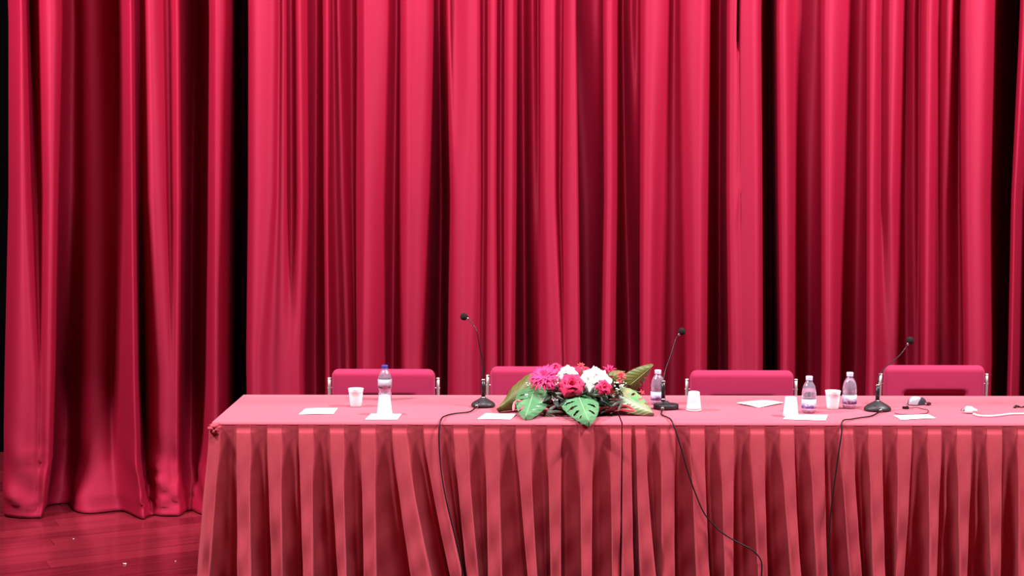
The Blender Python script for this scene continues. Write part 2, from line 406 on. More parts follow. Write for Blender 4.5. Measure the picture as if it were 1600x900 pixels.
# ------------------------------------------------------------------ tables
D1, TD, TZ = 6.30, 0.75, 0.755            # front edge, depth, top of the cloth
XL = on_z(332, 660, TZ).x; XS = on_z(972, 661, TZ).x; XR = 2.95
ZB = .716                                 # pleats are stitched flat above this height
flaps1 = [(327, 344, 313, 328), (370.2, 391.8, 370, 393), (418.4, 440.4, 422.7, 443), (467.5, 489.7, 472.7, 490.6), (516, 537.4, 526.7, 542.6), (564.3, 586.8, 567, 589),
          (613.4, 635.6, 640, 676), (662.4, 684.7, 702, 724), (709, 731, 728, 750), (758, 780, 761, 786), (806.5, 829, 823, 841), (855, 877.3, 859, 878), (904.7, 926.4, 907, 926), (953, 971.2, 955, 970)]
flaps2 = [(972.2, 986, 969.5, 992), (993, 1008, 998, 1026), (1031.8, 1054, 1032, 1056), (1078, 1100, 1087, 1110), (1125, 1146, 1131, 1147), (1172, 1193.5, 1184, 1201), (1218.6, 1239.7, 1235, 1252),
          (1265, 1286.8, 1274, 1294.6), (1311, 1332, 1327.7, 1348), (1356.5, 1377, 1362, 1384), (1402, 1423.8, 1398, 1414), (1449, 1469.7, 1452, 1463), (1494.6, 1516.8, 1498, 1511),
          (1541.4, 1564.5, 1547, 1564.5), (1589.6, 1612, 1590, 1612), (1637, 1659, 1637, 1659), (1684, 1706, 1684, 1706), (1731, 1753, 1731, 1753), (1778, 1800, 1778, 1800), (1825, 1847, 1825, 1847)]
FLARE = .088
def flap_out(t): return .010 + FLARE * (t ** .8)
def rec_out(t): return .004 - .003 * min(1, t * 4) - .018 * t
def skirt_mesh(flaps, x_start, x_end, side_left, side_right, seed=0.0):
    zrows = np.concatenate([[TZ - .008, TZ - .02, ZB + .002], ZB - (ZB - .012) * np.linspace(0, 1, 44) ** 1.15])
    tb = (ZB - on_y(800, 900, D1 - .07).z) / ZB
    V = []; ncol = None
    for z in zrows:
        head = z > ZB + .001; t = max(0, (ZB - z) / ZB); tt = t / tb
        pts = []                                  # (x, outward) on the front run
        fo, ro = (.0068, .0042) if head else (flap_out(t), rec_out(t))
        E = []
        for i, (a, b_, c, d) in enumerate(flaps):
            xa, xb = on_y(a, 674, D1).x, on_y(b_, 674, D1).x
            xc, xd = on_y(c, 900, D1 - .07).x, on_y(d, 900, D1 - .07).x
            s = tt ** 1.25
            E.append((xa + (xc - xa) * s, xb + (xd - xb) * s))
        under = .010 * min(1, t * 3)
        for i, (a, b_) in enumerate(E):
            k = fo * (1 + .10 * math.sin(i * 2.3) * t)
            w = b_ - a
            seq = [(a, k - .002 * t), (a + w * .3, k + .004 * t), (a + w * .7, k + .004 * t), (b_, k - .002 * t)]
            pts += seq
            if i < len(E) - 1:
                nx = E[i + 1][0]; g = nx - b_; u = min(under, g * .3)
                # the cloth inside each pleat bulges forward on the side away from the middle of the stage
                rnd = .5 + .5 * math.sin(i * 4.7 + seed); left_side = (b_ + nx) / 2 < .15
                md = (.70 if left_side else .30) + .12 * math.sin(i * 1.7 + seed)
                bl = ro + (.30 + .45 * rnd) * (k - ro) * min(1, t * 2.2) * (1 - (.55 if left_side else .25) * rnd * t)
                lo = .92 * g * max(.06, min(md - .22, .6)); hi = g * min(.94, md + .24)
                pts += [(b_ - u, ro + .3 * (k - ro)), (b_ + min(lo, g * .5), ro), (b_ + g * md, bl), (b_ + max(hi, g * .55), ro + .15 * (bl - ro)), (nx + u, ro + .3 * (k - ro))]
        P3 = [(x, D1 - o_) for x, o_ in pts]
        # side runs, regular pleats
        def side(sign, xe):
            out = []; n = 5; per = TD / n
            for k in range(n):
                yb = D1 + k * per
                out += [(xe + sign * (fo if k else fo * .9), yb + .012), (xe + sign * fo, yb + .055), (xe + sign * ro, yb + .062), (xe + sign * ro, yb + .062 + .07)]
            out.append((xe + sign * .002, D1 + TD))
            return out
        if side_left: P3 = list(reversed(side(-1, x_start - .002))) + P3
        else: P3 = [(P3[0][0] + .004, D1 + .02)] + P3
        if side_right: P3 = P3 + side(1, x_end + .002)
        else: P3 = P3 + [(P3[-1][0] - .004, D1 + .02)]
        P3 = np.array(P3); S = []
        for p, q in zip(P3[:-1], P3[1:]):
            for k in range(5): S.append(p + (q - p) * k / 5)
        S.append(P3[-1]); S = np.array(S)
        for _ in range(int(1 + 7 * min(1, t * 1.6))):
            S[1:-1] = .25 * S[:-2] + .5 * S[1:-1] + .25 * S[2:]
        for j, (x, y) in enumerate(S):
            wob = t * (.0035 * math.sin(x * 61 + z * 17) + .004 * math.sin(x * 33 - z * 29 + 1.3) + .006 * t * math.sin(x * 21 + z * 9))
            V.append((x, y - wob, z))
        ncol = len(S)
    return V, grid_faces(len(zrows), ncol)
def build_table(label, x0, x1, flaps, sl, sr, corner):
    cx = (x0 + x1) / 2; org = Vector((cx, D1 + TD / 2, 0))
    t = thing('conference_table', label, 'table', org, 0, 'draped conference tables')
    loc = lambda vf: ([Vector(v) - org for v in vf[0]], vf[1])
    mesh_obj('tabletop', *loc(rbox(x1 - x0 - .02, TD - .02, .028, .003, 1, (cx, D1 + TD / 2, .735))), mat('table_board', (.35, .2, .1)), t, False)
    wood = mat('table_leg_metal', (.1, .1, .1), .4, .5, 1)
    for sx in (x0 + .12, x1 - .12):
        for sy in (D1 + .12, D1 + TD - .1):
            mesh_obj('leg', *loc(tube([(sx, sy, .001), (sx, sy, .722)], .016, 10)), wood, t)
    # cloth top with softly rolled front edge
    e = .0025
    prof = [(D1 + TD + .003, .70), (D1 + TD + .003, .748), (D1 + TD - .004, TZ), (D1 + .35, TZ), (D1 + .012, TZ), (D1 + .003, TZ - .002), (D1 - .004, TZ - .007), (D1 - .0050, TZ - .0105), (D1 - .004, TZ - .0125), (D1 + .002, TZ - .012)]
    xs = np.linspace(x0 - e if sl else x0 + .001, x1 + e if sr else x1 - .001, 60)
    V = []
    for (y, z) in prof:
        for i, x in enumerate(xs):
            zz = z + (.0012 * math.sin(x * 9 + y * 7) * math.sin(y * 13 + x * 3) if z == TZ and D1 + .02 < y < D1 + TD - .02 else 0)
            V.append((x, y, zz))
    mesh_obj('cloth_top', *loc((V, grid_faces(len(prof), len(xs)))), M['cloth'], t)
    sides = []
    for (sgn, xe, on) in ((-1, x0 - e, sl), (1, x1 + e, sr)):
        if on:
            sides.append(rbox(.004, TD, .042, .001, 1, (xe, D1 + TD / 2, .733)))
    if sides: mesh_obj('side_band', *loc(join(*sides)), M['cloth'], t)
    sk = mesh_obj('skirt', *loc(skirt_mesh(flaps, x0, x1, sl, sr, x0)), M['skirt'], t)
    if corner:   # gathered knot of cloth at the front left corner
        c = Vector((x0 + .012, D1 - .014, ZB + .014)); parts = []
        for k in range(9):
            a = k / 9 * 2 * math.pi + .3; rr = .017 + .005 * math.sin(k * 2.1)
            p = [c + Vector((math.cos(a) * .004, -.012, math.sin(a) * .004)), c + Vector((math.cos(a) * rr * .7, -.010 + .004 * math.sin(3 * k), math.sin(a) * rr * .7)), c + Vector((math.cos(a) * rr * 1.35, .004, math.sin(a) * rr * 1.2))]
            parts.append(tube(p, [.005, .0085, .006], 8, 4))
        parts.append(ball(.017, tuple(c + Vector((0, -.002, 0))), s=(1.3, .6, 1.2)))
        mesh_obj('corner_gather', *loc(join(*parts)), M['skirt'], t)
    return t
build_table('long table under pleated coral-red cloth at left, with the flower arrangement on it', XL, XS - .002, flaps1, True, False, True)
build_table('long table under pleated coral-red cloth at right, with the computer mouse on it', XS + .002, XR, flaps2, False, True, False)

# ------------------------------------------------------------------ chairs
def make_chair():
    t = thing('conference_chair', 'x', 'chair')
    # back pad faces -Y; the chair's origin is on the floor under the back pad
    def recess(x, z):
        a = 1 / (1 + math.exp((abs(x) - .152) / .006)); b_ = 1 / (1 + math.exp((z - .066) / .004)) * 1 / (1 + math.exp((.015 - z) / .005))
        return .034 * a * b_
    def rec2(x, z): return recess(x, z - .0)
    o = mesh_obj('backrest', *xf(pad(.2535, .20, .035, .032, .03, 60, 46, rec2), Matrix.Translation((0, 0, .65))), M['chair'], t)
    mesh_obj('seat', *xf(pad(.235, .225, .05, .035, .03), Matrix.Translation((0, -.27, .455)) @ Matrix.Rotation(math.pi / 2, 4, 'X')), M['chair'], t)
    for s in (-1, 1):
        x = s * .2665
        v = tube([(x, .12, .003), (x, .07, .25), (x, .035, .45), (x, .012, .62), (x, .004, .80)], .0085, 12, 5)
        leg = mesh_obj('rear_upright', *v, M['chrome'], t)
        mesh_obj('upright_cap', *ball(.0102, (x, .003, .803), s=(1, 1, .5)), M['chrome'], leg)
        mesh_obj('mounting_bolt', *tube([(x - s * .03, .006, .755), (x + s * .010, .006, .755)], .004, 10), M['chrome'], leg)
        mesh_obj('leg', *tube([(x, -.46, .003), (x, -.45, .3), (x, -.43, .41)], .0085, 12, 4), M['chrome'], t)
        mesh_obj('seat_rail', *tube([(x, -.44, .415), (x, -.2, .417), (x, .043, .42)], .008, 10), M['chrome'], t)
    for y in (-.42, -.08):
        mesh_obj('cross_bar', *tube([(-.2665, y, .415), (.2665, y, .415)], .007, 10), M['chrome'], t)
    return t
ch = make_chair()
spots = [(599, 577, 'red padded chair behind the blue-capped bottle and two white cups'), (846, 573, 'red padded chair half hidden behind the flower arrangement'),
         (1159.5, 579, 'red padded chair between the second microphone and the upright bottles'), (1460.5, 571, 'red padded chair with a dark slot in its back, behind the computer mouse')]
for i, (px, py, lb) in enumerate(spots):
    o = ch if i == 0 else copy_tree(ch)
    v = ray(px, py); k = (.850 - CAMZ) / v.z
    o.location = (v.x * k, v.y * k + .01, 0); o['label'] = lb; o['group'] = 'chairs behind the tables'

# ------------------------------------------------------------------ papers
def paper(label, corners, bend=0.0, fold=None):
    P = [on_z(x, y, TZ + .0022) for x, y in corners]       # four corners
    c = sum(P, Vector()) / 4; n = 9; V = []
    for i in range(n):
        for j in range(n):
            u, w = i / (n - 1), j / (n - 1)
            p = P[0] * (1 - u) * (1 - w) + P[1] * (1 - u) * w + P[2] * u * w + P[3] * u * (1 - w)
            z = bend * (.5 - .5 * math.cos(2 * math.pi * u)) * .5 + abs(bend) * .3 * math.sin(3 * w)
            if fold: z += fold * abs(2 * (u + w) / 2 - 1)
            V.append(p - c + Vector((0, 0, max(0, z))))
    o = mesh_obj('paper_sheet', V, grid_faces(n, n), M['paper'], loc=c)
    s = o.modifiers.new('thickness', 'SOLIDIFY'); s.thickness = .0012; s.offset = -1
    return tag(o, label, 'paper', 'sheets of paper on the tables')
paper('blank white paper card lying left of the upright cup, nearest the table corner', [(467, 647.5), (478, 638.5), (528, 638), (521, 647)], .002)
paper('blank white paper card under the upturned cup before the blue-capped bottle', [(570.5, 655.5), (580, 646.5), (627.5, 647), (621, 655.5)])
paper('blank white paper card between the first microphone and the green leaves', [(746, 654.5), (759, 646), (807.5, 647), (797.5, 655.5)])
paper('white creased paper spread open in front of the third chair', [(1151, 631), (1192, 625.5), (1224, 630.5), (1186, 637)], .004, .004)
paper('blank white paper card under the upturned cup beside the bottle', [(1223.5, 655), (1230, 648), (1293.6, 648.5), (1290, 657)])
paper('white paper sheet lying in front of the third microphone and mouse', [(1408, 656), (1396, 649.5), (1450, 648), (1462, 653.5)], .002)

# ------------------------------------------------------------------ cups
def cup(label, px, py, inverted=False, z0=0.0):
    p = on_z(px, py, TZ + .0015 + z0)
    t = thing('plastic_cup', label, 'cup', p, random.uniform(0, 6), 'white plastic cups')
    h, rb, rt = .0845, .0245, .0345
    pr = [(0, .0025), (rb - .004, .0025), (rb - .002, 0), (rb, .001), (rb + .0012, .008), (rb + .55 * (rt - rb), h * .55), (rt - .003, h * .80), (rt - .0015, h * .81), (rt - .0012, h - .004)]
    inn = [(rt - .0025, h - .004), (rt - .004, h * .8), (rb + .0, .008), (0, .0045)]
    v = lathe(pr + inn, 32); rim = []
    for k in range(9):
        a = 2 * math.pi * k / 8; rim.append((rt - .0008 + .0016 * math.cos(a), h - .003 + .0018 * math.sin(a)))
    r = lathe(rim, 32)
    if inverted:
        Mx = Matrix.Translation((0, 0, h)) @ Matrix.Rotation(math.pi, 4, 'X'); v = xf(v, Mx); r = xf(r, Mx)
    mesh_obj('cup_body', *v, M['cup'], t); mesh_obj('rim', *r, M['cup'], t)
    return t
M['cup'] = mat('cup_plastic', (.92, .91, .92), .3, .5)
M['cup'].node_tree.nodes['Principled BSDF'].inputs['Subsurface Weight'].default_value = .15
M['cup'].node_tree.nodes['Principled BSDF'].inputs['Subsurface Radius'].default_value = (.01, .01, .01)
n, l, b = nodes(M['cup']); tr = n.new('ShaderNodeBsdfTranslucent'); tr.inputs[0].default_value = (.95, .94, .95, 1)
mx = n.new('ShaderNodeMixShader'); mx.inputs[0].default_value = .58
l.new(b.outputs[0], mx.inputs[1]); l.new(tr.outputs[0], mx.inputs[2]); l.new(mx.outputs[0], n['Material Output'].inputs['Surface'])
cup('white plastic cup standing upright in front of the first chair, left of the blue-capped bottle', 556.2, 635.2)
cup('white plastic cup turned upside down in front of the blue-capped bottle', 601, 647.5, True, .0012)
cup('white plastic cup turned upside down beside the second microphone', 1084, 641, True)
cup('white plastic cup turned upside down on a paper card beside the bottle', 1235.3, 650, True, .0012)
cup('white plastic cup standing upright between the two clear-capped bottles', 1301, 638.8)

# ------------------------------------------------------------------ bottles
def label_mat(name, base, ink, sx, thr, second=None):
    m = mat(name, base, .45, .4); n, l, b = nodes(m)
    tc = n.new('ShaderNodeTexCoord'); sp = n.new('ShaderNodeSeparateXYZ'); l.new(tc.outputs['Object'], sp.inputs[0])
    nz = n.new('ShaderNodeTexNoise'); nz.inputs['Scale'].default_value = sx; nz.inputs['Detail'].default_value = 1.5
    l.new(tc.outputs['Object'], nz.inputs['Vector'])
    mr = n.new('ShaderNodeMapRange'); mr.inputs['From Min'].default_value = thr[0]; mr.inputs['From Max'].default_value = thr[1]
    mr.inputs['To Min'].default_value = 1; mr.inputs['To Max'].default_value = 0
    l.new(sp.outputs['Z'], mr.inputs['Value'])
    m2 = n.new('ShaderNodeMapRange'); m2.inputs['From Min'].default_value = .46; m2.inputs['From Max'].default_value = .52
    l.new(nz.outputs['Fac'], m2.inputs['Value'])
    mu = n.new('ShaderNodeMath'); mu.operation = 'MULTIPLY'; l.new(mr.outputs[0], mu.inputs[0]); l.new(m2.outputs[0], mu.inputs[1])
    mx = n.new('ShaderNodeMix'); mx.data_type = 'RGBA'; mx.inputs['A'].default_value = (*base, 1); mx.inputs['B'].default_value = (*ink, 1)
    l.new(mu.outputs[0], mx.inputs['Factor']); l.new(mx.outputs['Result'], b.inputs['Base Color'])
    return m
M['labelA'] = label_mat('label_white_navy', (.42, .40, .48), (.012, .012, .10), 45, (.058, .072))
M['labelB'] = label_mat('label_white_violet', (.62, .58, .74), (.16, .13, .46), 55, (.028, .052))
M['capA'] = mat('cap_navy', (.045, .04, .26), .35, .5)
M['capB'] = mat('cap_white', (.70, .66, .82), .35, .5)
def bottle(label, px, py, kind, rot=0.0, fill=.8, h=.163):
    p = on_z(px, py, TZ + .0015)
    t = thing('water_bottle', label, 'bottle', p, rot, 'small water bottles')
    R = .0318; k = h / .163
    if kind == 'A':
        prof = [(0, .006), (.012, .005), (.024, 0), (.029, .003), (R, .012), (R - .001, .030), (.0275, .040), (.0272, .044), (R - .001, .054), (R, .060), (R, .094), (R - .0005, .100), (.0285, .112), (.0235, .126), (.016, .138), (.0115, .145), (.0112, .150), (.0105, .152)]
        lab = (.058, .098)
    else:
        prof = [(0, .006), (.012, .005), (.024, 0), (.029, .003), (R, .012), (R, .020), (R - .001, .060), (R, .064), (R - .0015, .068), (R, .072), (R, .088), (R - .002, .102), (.0265, .118), (.0205, .130), (.0145, .139), (.0115, .145), (.0112, .150), (.0105, .152)]
        lab = (.022, .062)
    prof = [(r, z * k) for r, z in prof]
    mesh_obj('bottle_body', *lathe(prof, 36), M['pet'], t)
    wz = .152 * k * fill
    wp = [(0, .0075)] + [(max(.001, r - .0012), z + .001) for r, z in prof[2:] if z < wz] + [(np.interp(wz, [z for r, z in prof], [r for r, z in prof]) - .0012, wz), (0, wz)]
    mesh_obj('water', *lathe(wp, 36), M['water'], t)
    l0, l1 = lab[0] * k, lab[1] * k
    mesh_obj('label', *lathe([(R + .0004, l0), (R + .0007, l0), (R + .0007, (l0 + l1) / 2), (R + .0007, l1), (R + .0004, l1)], 36), M['labelA' if kind == 'A' else 'labelB'], t)
    z = .1475 * k
    cap = mesh_obj('cap', *lathe([(0, z), (.0142, z), (.0148, z + .001), (.0148, z + .0035), (.0142, z + .004), (.0146, z + .005), (.0146, z + .0145), (.0136, z + .0158), (0, z + .016)], 30), M['capA' if kind == 'A' else 'capB'], t)
    rid = []
    for q in range(24):
        a = q / 24 * 2 * math.pi
        rid.append(tube([(.0146 * math.cos(a), .0146 * math.sin(a), z + .0055), (.0146 * math.cos(a), .0146 * math.sin(a), z + .0138)], .0006, 4))
    mesh_obj('cap_ridges', *join(*rid), M['capA' if kind == 'A' else 'capB'], cap)
    mesh_obj('neck_ring', *lathe([(.011, .1445 * k), (.0162, .1448 * k), (.0162, .1462 * k), (.011, .1466 * k)], 30), M['pet'], t)
    return t
bottle('small water bottle with navy-blue cap behind the upturned cup', 601.5, 624.5, 'A', .4, .78)
bottle('small water bottle with white cap, half hidden by the second microphone', 1027.5, 631.5, 'B', 1.2, .9, .158)
bottle('small water bottle with white cap standing behind the paper card, left of the upright cup', 1263.5, 644.5, 'B', .2, .72)
bottle('small water bottle with white cap right of the upright cup', 1327, 637.5, 'B', 2.2, .9)

# ------------------------------------------------------------------ gooseneck microphones
def mic(label, base_px, neck_px, head_px, base_r, lean, cable, squat):
    p = on_z(base_px[0], base_px[1], TZ + .001)
    t = thing('gooseneck_microphone', label, 'microphone', p, 0, 'gooseneck microphones')
    rx, ry, hb = base_r
    if squat == 'dome':
        pr = [(0, .001), (.96, .001), (1, .004), (1, .010), (.93, .017), (.74, .026), (.50, .034), (.30, .041), (.16, .046), (0, .046)]
    else:
        pr = [(0, .001), (.97, .001), (1, .004), (1, .019), (.97, .022), (.5, .026), (.25, .031), (.2, .036), (0, .036)]
    v, f = lathe([(r, z * hb / .046) for r, z in pr], 40)
    hx = neck_px[0][0] - base_px[0]
    v = [(x * rx, y * ry, z) for x, y, z in v]
    base = mesh_obj('base', v, f, M['mic'], t)
    # button, switch and cable socket on the front of the base
    mesh_obj('talk_button', *xf(rbox(.018, .012, .006, .0015), Matrix.Translation((-rx * .25, -ry * .62, hb * .52)) @ Matrix.Rotation(.6, 4, 'X')), M['micdark'], base, False)
    mesh_obj('socket', *xf(lathe([(0, 0), (.0085, 0), (.0085, .016), (.006, .020), (0, .020)], 14), Matrix.Translation((cable[0], -ry * .90, .010)) @ Matrix.Rotation(math.pi / 2, 4, 'X')), M['metal'], base)
    Yb = p.y + .004
    # handle and neck: points in the plane of the base, leaning away from the audience
    N = len(neck_px); pts = []
    for i, (x, y) in enumerate(neck_px):
        pts.append(on_y(x, y, Yb + lean * (i / (N - 1)) ** 1.5) - p)
    hd = on_y(*head_px, Yb + lean * 1.08) - p
    hb0 = Vector((pts[0].x, Yb - p.y, hb * .72)); top = Vector((pts[0].x, Yb - p.y, pts[0].z))
    mesh_obj('handle', *tube([hb0, hb0.lerp(top, .5), top], .0092, 18), M['micdark'], t)
    mesh_obj('collar', *tube([top - Vector((0, 0, .004)), top + Vector((0, 0, .004))], .0100, 18), M['metal'], t); mesh_obj('base_collar', *tube([hb0 + Vector((0, 0, .004)), hb0 + Vector((0, 0, .014))], .0104, 18), M['metal'], t)
    d = (hd - pts[-1]).normalized()
    mesh_obj('gooseneck', *tube([top] + pts[1:] + [hd - d * .014], [.0038, .0028, .0024, .0022, .0022], 10, 6), M['neck'], t)
    head = mesh_obj('foam_head', *ball(.0175, tuple(hd), 20, 14), M['foam'], t)
    mesh_obj('head_collar', *tube([hd - d * .026, hd - d * .013], [.0045, .0072], 14), M['metal'], head)
    return t, p, Yb
def front_y(z, gap=.012):             # just in front of the pleats
    t = max(0, (ZB - z) / ZB)
    return D1 - (flap_out(t) * 1.1 + .006 * t) - gap
def front_pt(px, py):
    Y = D1 - .02
    for _ in range(6):
        q = on_y(px, py, Y); Y = front_y(q.z)
    return on_y(px, py, Y)
def run_cable(t, p, start, table_pts, edge, hang, r=.0032):
    P = [p + Vector(start)] + [on_z(x, y, TZ + .006) for x, y in table_pts]
    e = on_z(edge[0], edge[1], TZ + .006); e.y = max(e.y, D1 - .002); P.append(e)
    P += [front_pt(x, y) for x, y in hang]
    last = P[-1].copy(); P.append(Vector((last.x, min(last.y, D1 - .115), .03))); P.append(Vector((last.x + .02, D1 - .125, .005)))
    mesh_obj('cable', *tube([q - p for q in P], r, 8, 7), M['cable'], t)
t, p, Yb = mic('gooseneck microphone bending left, standing left of the flower arrangement', (755, 635), [(755.2, 593.5), (755.8, 576), (750, 546), (744.6, 517), (740, 508), (731, 498)], (725, 494.8), (.055, .047, .042), .06, (-.028,), 'dome')
run_cable(t, p, (-.028, -.062, .010), [(733, 643.5), (712, 646), (698, 649)], (688, 659), [(686, 672), (686.5, 700), (690, 740), (697, 780), (705, 815), (713, 848), (722, 890)])
t, p, Yb = mic('gooseneck microphone leaning right, standing right of the flower arrangement', (1040.5, 638.5), [(1036.5, 596), (1037.6, 589), (1040.4, 577), (1049, 553), (1057.5, 527)], (1065.5, 518), (.057, .052, .044), .07, (-.022,), 'disc')
run_cable(t, p, (-.022, -.072, .010), [(1034, 648), (1043, 652)], (1051, 660.5), [(1056, 674), (1064, 700), (1075, 738), (1087, 772), (1101, 803), (1123, 828), (1150, 846), (1176, 860), (1189, 876), (1190, 898)])
t, p, Yb = mic('gooseneck microphone bending right, standing beside the computer mouse', (1371, 641.5), [(1371.6, 602), (1372.6, 592), (1376, 583), (1384, 573.5), (1397, 563), (1408.5, 552), (1417, 540)], (1422, 532), (.061, .05, .046), .10, (.0,), 'dome')
run_cable(t, p, (0, -.066, .010), [(1361, 650), (1345, 652.5), (1330, 655)], (1319.5, 662), [(1315, 676), (1311.5, 700), (1306, 738), (1300.5, 780), (1296.5, 820), (1295, 860), (1298, 895)])

# ------------------------------------------------------------------ mouse, plug, loose connector
mp_ = on_z(1433, 631.5, TZ + .001)
mt = thing('computer_mouse', 'silver and dark grey computer mouse on the pink cloth before the rightmost chair', 'mouse', mp_, 0)
def mouse_shell(a, b_, h, z0, front):
    V = []; nr, nc = 12, 36
    for i in range(nr):
        q = i / (nr - 1) * math.pi / 2; r = math.cos(q) ** .55 if i < nr - 1 else .0; zz = math.sin(q)
        for k in range(nc):
            al = 2 * math.pi * k / nc; x = a * r * math.cos(al); y = b_ * r * math.sin(al) * (1 - .10 * math.cos(al))
            V.append((x, y, z0 + h * zz * (1 - front * (x / a) ** 2 - .12 * x / a)))
    return V, grid_faces(nr, nc, True)
R_ = Matrix.Rotation(math.radians(28), 4, 'Z')
mesh_obj('lower_shell', *xf(mouse_shell(.052, .030, .034, .001, .1), R_), mat('mouse_dark', (.04, .034, .045), .4), mt)
top = mesh_obj('upper_shell', *xf(mouse_shell(.043, .0245, .0350, .003, .1), R_ @ Matrix.Translation((-.0095, -.004, 0))), mat('mouse_silver', (.48, .46, .52), .3, .5, .3), mt)
mesh_obj('scroll_wheel', *xf(tube([(-.030, -.003, .0265), (-.018, -.003, .0315)], .004, 10), R_), M['micdark'], top)
cb = [(1419, 634), (1414, 636.2), (1421, 637.5), (1432, 636.5), (1440, 638.5), (1449, 640.5), (1450, 644), (1444, 646.3), (1430, 647.4), (1410, 647.6), (1398, 645.5)]
mesh_obj('cable', *tube([on_z(x, y, TZ + .004) - mp_ for x, y in cb], .0016, 6, 6), M['cable'], mt)
mesh_obj('cable_clip', *xf(rbox(.030, .014, .010, .003), Matrix.Translation(on_z(1415, 636.8, TZ + .007) - mp_) @ Matrix.Rotation(-.2, 4, 'Z')), M['micdark'], mt, False)
up_ = on_z(1450.5, 633, TZ + .001)
ub = thing('connector_plug', 'small dark maroon connector plug lying against the computer mouse', 'plug', up_)
mesh_obj('plug_body', *xf(rbox(.022, .016, .012, .003, 2, (0, 0, .007)), Matrix.Rotation(.3, 4, 'Z')), mat('plug_maroon', (.05, .006, .012), .4), ub, False)
mesh_obj('plug_tip', *xf(rbox(.012, .011, .006, .0008, 1, (-.015, 0, .007)), Matrix.Rotation(.3, 4, 'Z')), M['metal'], ub, False)

wp_ = on_z(1514, 645.5, TZ + .001)
wt = thing('power_plug', 'white mains plug and cable lying near the table\'s right front edge', 'plug', wp_)
Rw = Matrix.Rotation(math.radians(-25), 4, 'Z')
mesh_obj('plug_body', *xf(join(rbox(.034, .034, .028, .007, 3, (0, 0, .015)), tube([(.012, 0, .015), (.034, 0, .013)], [.011, .006], 12)), Rw), M['white'], wt)
for s in (-1, 1):
    mesh_obj('pin', *xf(tube([(-.016, s * .009, .012), (-.034, s * .009, .012)], .0024, 8), Rw), M['metal'], wt)
cb = [(1521, 646.5), (1530, 649.3), (1545, 650.2), (1562, 648.8), (1580, 646.8), (1600, 646.4), (1625, 645), (1650, 640)]
mesh_obj('cable', *tube([on_z(x, y, TZ + .006) - wp_ for x, y in cb], .0040, 8, 6), M['white'], wt)

kp = on_z(1592, 636, TZ + .001)
kt = thing('audio_connector', 'short dark cable end at the right border of the table', 'cable', kp)
mesh_obj('plug_body', *tube([on_z(1585, 636.5, TZ + .005) - kp, on_z(1588, 634.5, TZ + .008) - kp, on_z(1591, 634.8, TZ + .008) - kp], .0055, 10, 4), M['micdark'], kt)
mesh_obj('cable', *tube([on_z(x, y, TZ + .005) - kp for x, y in [(1590, 634.8), (1596, 636), (1604, 634), (1620, 632), (1645, 630)]], .0032, 8, 5), M['micdark'], kt)

# ------------------------------------------------------------------ flower arrangement
fb = on_z(915, 645, TZ + .001)
fa = thing('flower_arrangement', 'artificial flower centrepiece of pink and white roses with split green leaves', 'flowers', fb)
M['leaf'] = vary(mat('leaf_green', (.065, .19, .08), .35, .5, sheen=.05), 14, .7, (.13, .31, .15))
M['leaf2'] = vary(mat('leaf_green_pinkish', (.11, .28, .10), .35, .5), 18, .6, (.42, .24, .18))
M['olive'] = vary(mat('leaf_olive', (.085, .088, .018), .45, .45), 20, .5, (.15, .14, .035))
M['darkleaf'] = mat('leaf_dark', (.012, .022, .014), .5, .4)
M['greyleaf'] = vary(mat('leaf_grey', (.15, .18, .15), .5, .4), 30, .6, (.28, .31, .27))
M['stem'] = mat('stem', (.10, .16, .05), .5)
M['vein'] = mat('leaf_vein', (.32, .48, .30), .45)
M['ovein'] = mat('leaf_vein_olive', (.30, .26, .09), .45)
M['pink'] = vary(mat('petal_pink', (.62, .012, .08), .55, .3, sheen=.1), 40, .6, (.72, .05, .17))
M['hot'] = vary(mat('petal_hot_pink', (.74, .025, .15), .55, .3, sheen=.1), 40, .6, (.80, .08, .26))
M['whitep'] = mat('petal_white', (.90, .89, .86), .6, .3)
M['coral'] = vary(mat('petal_coral', (.60, .045, .07), .55, .3), 60, .6, (.70, .12, .13))
M['dish'] = mat('dish_dark_red', (.10, .008, .012), .25, .5, coat=.4)
M['ribbon'] = mat('ribbon_pink', (.80, .25, .28), .4, .5, sheen=.3)
M['tinyw'] = mat('tiny_white', (.85, .82, .82), .6)

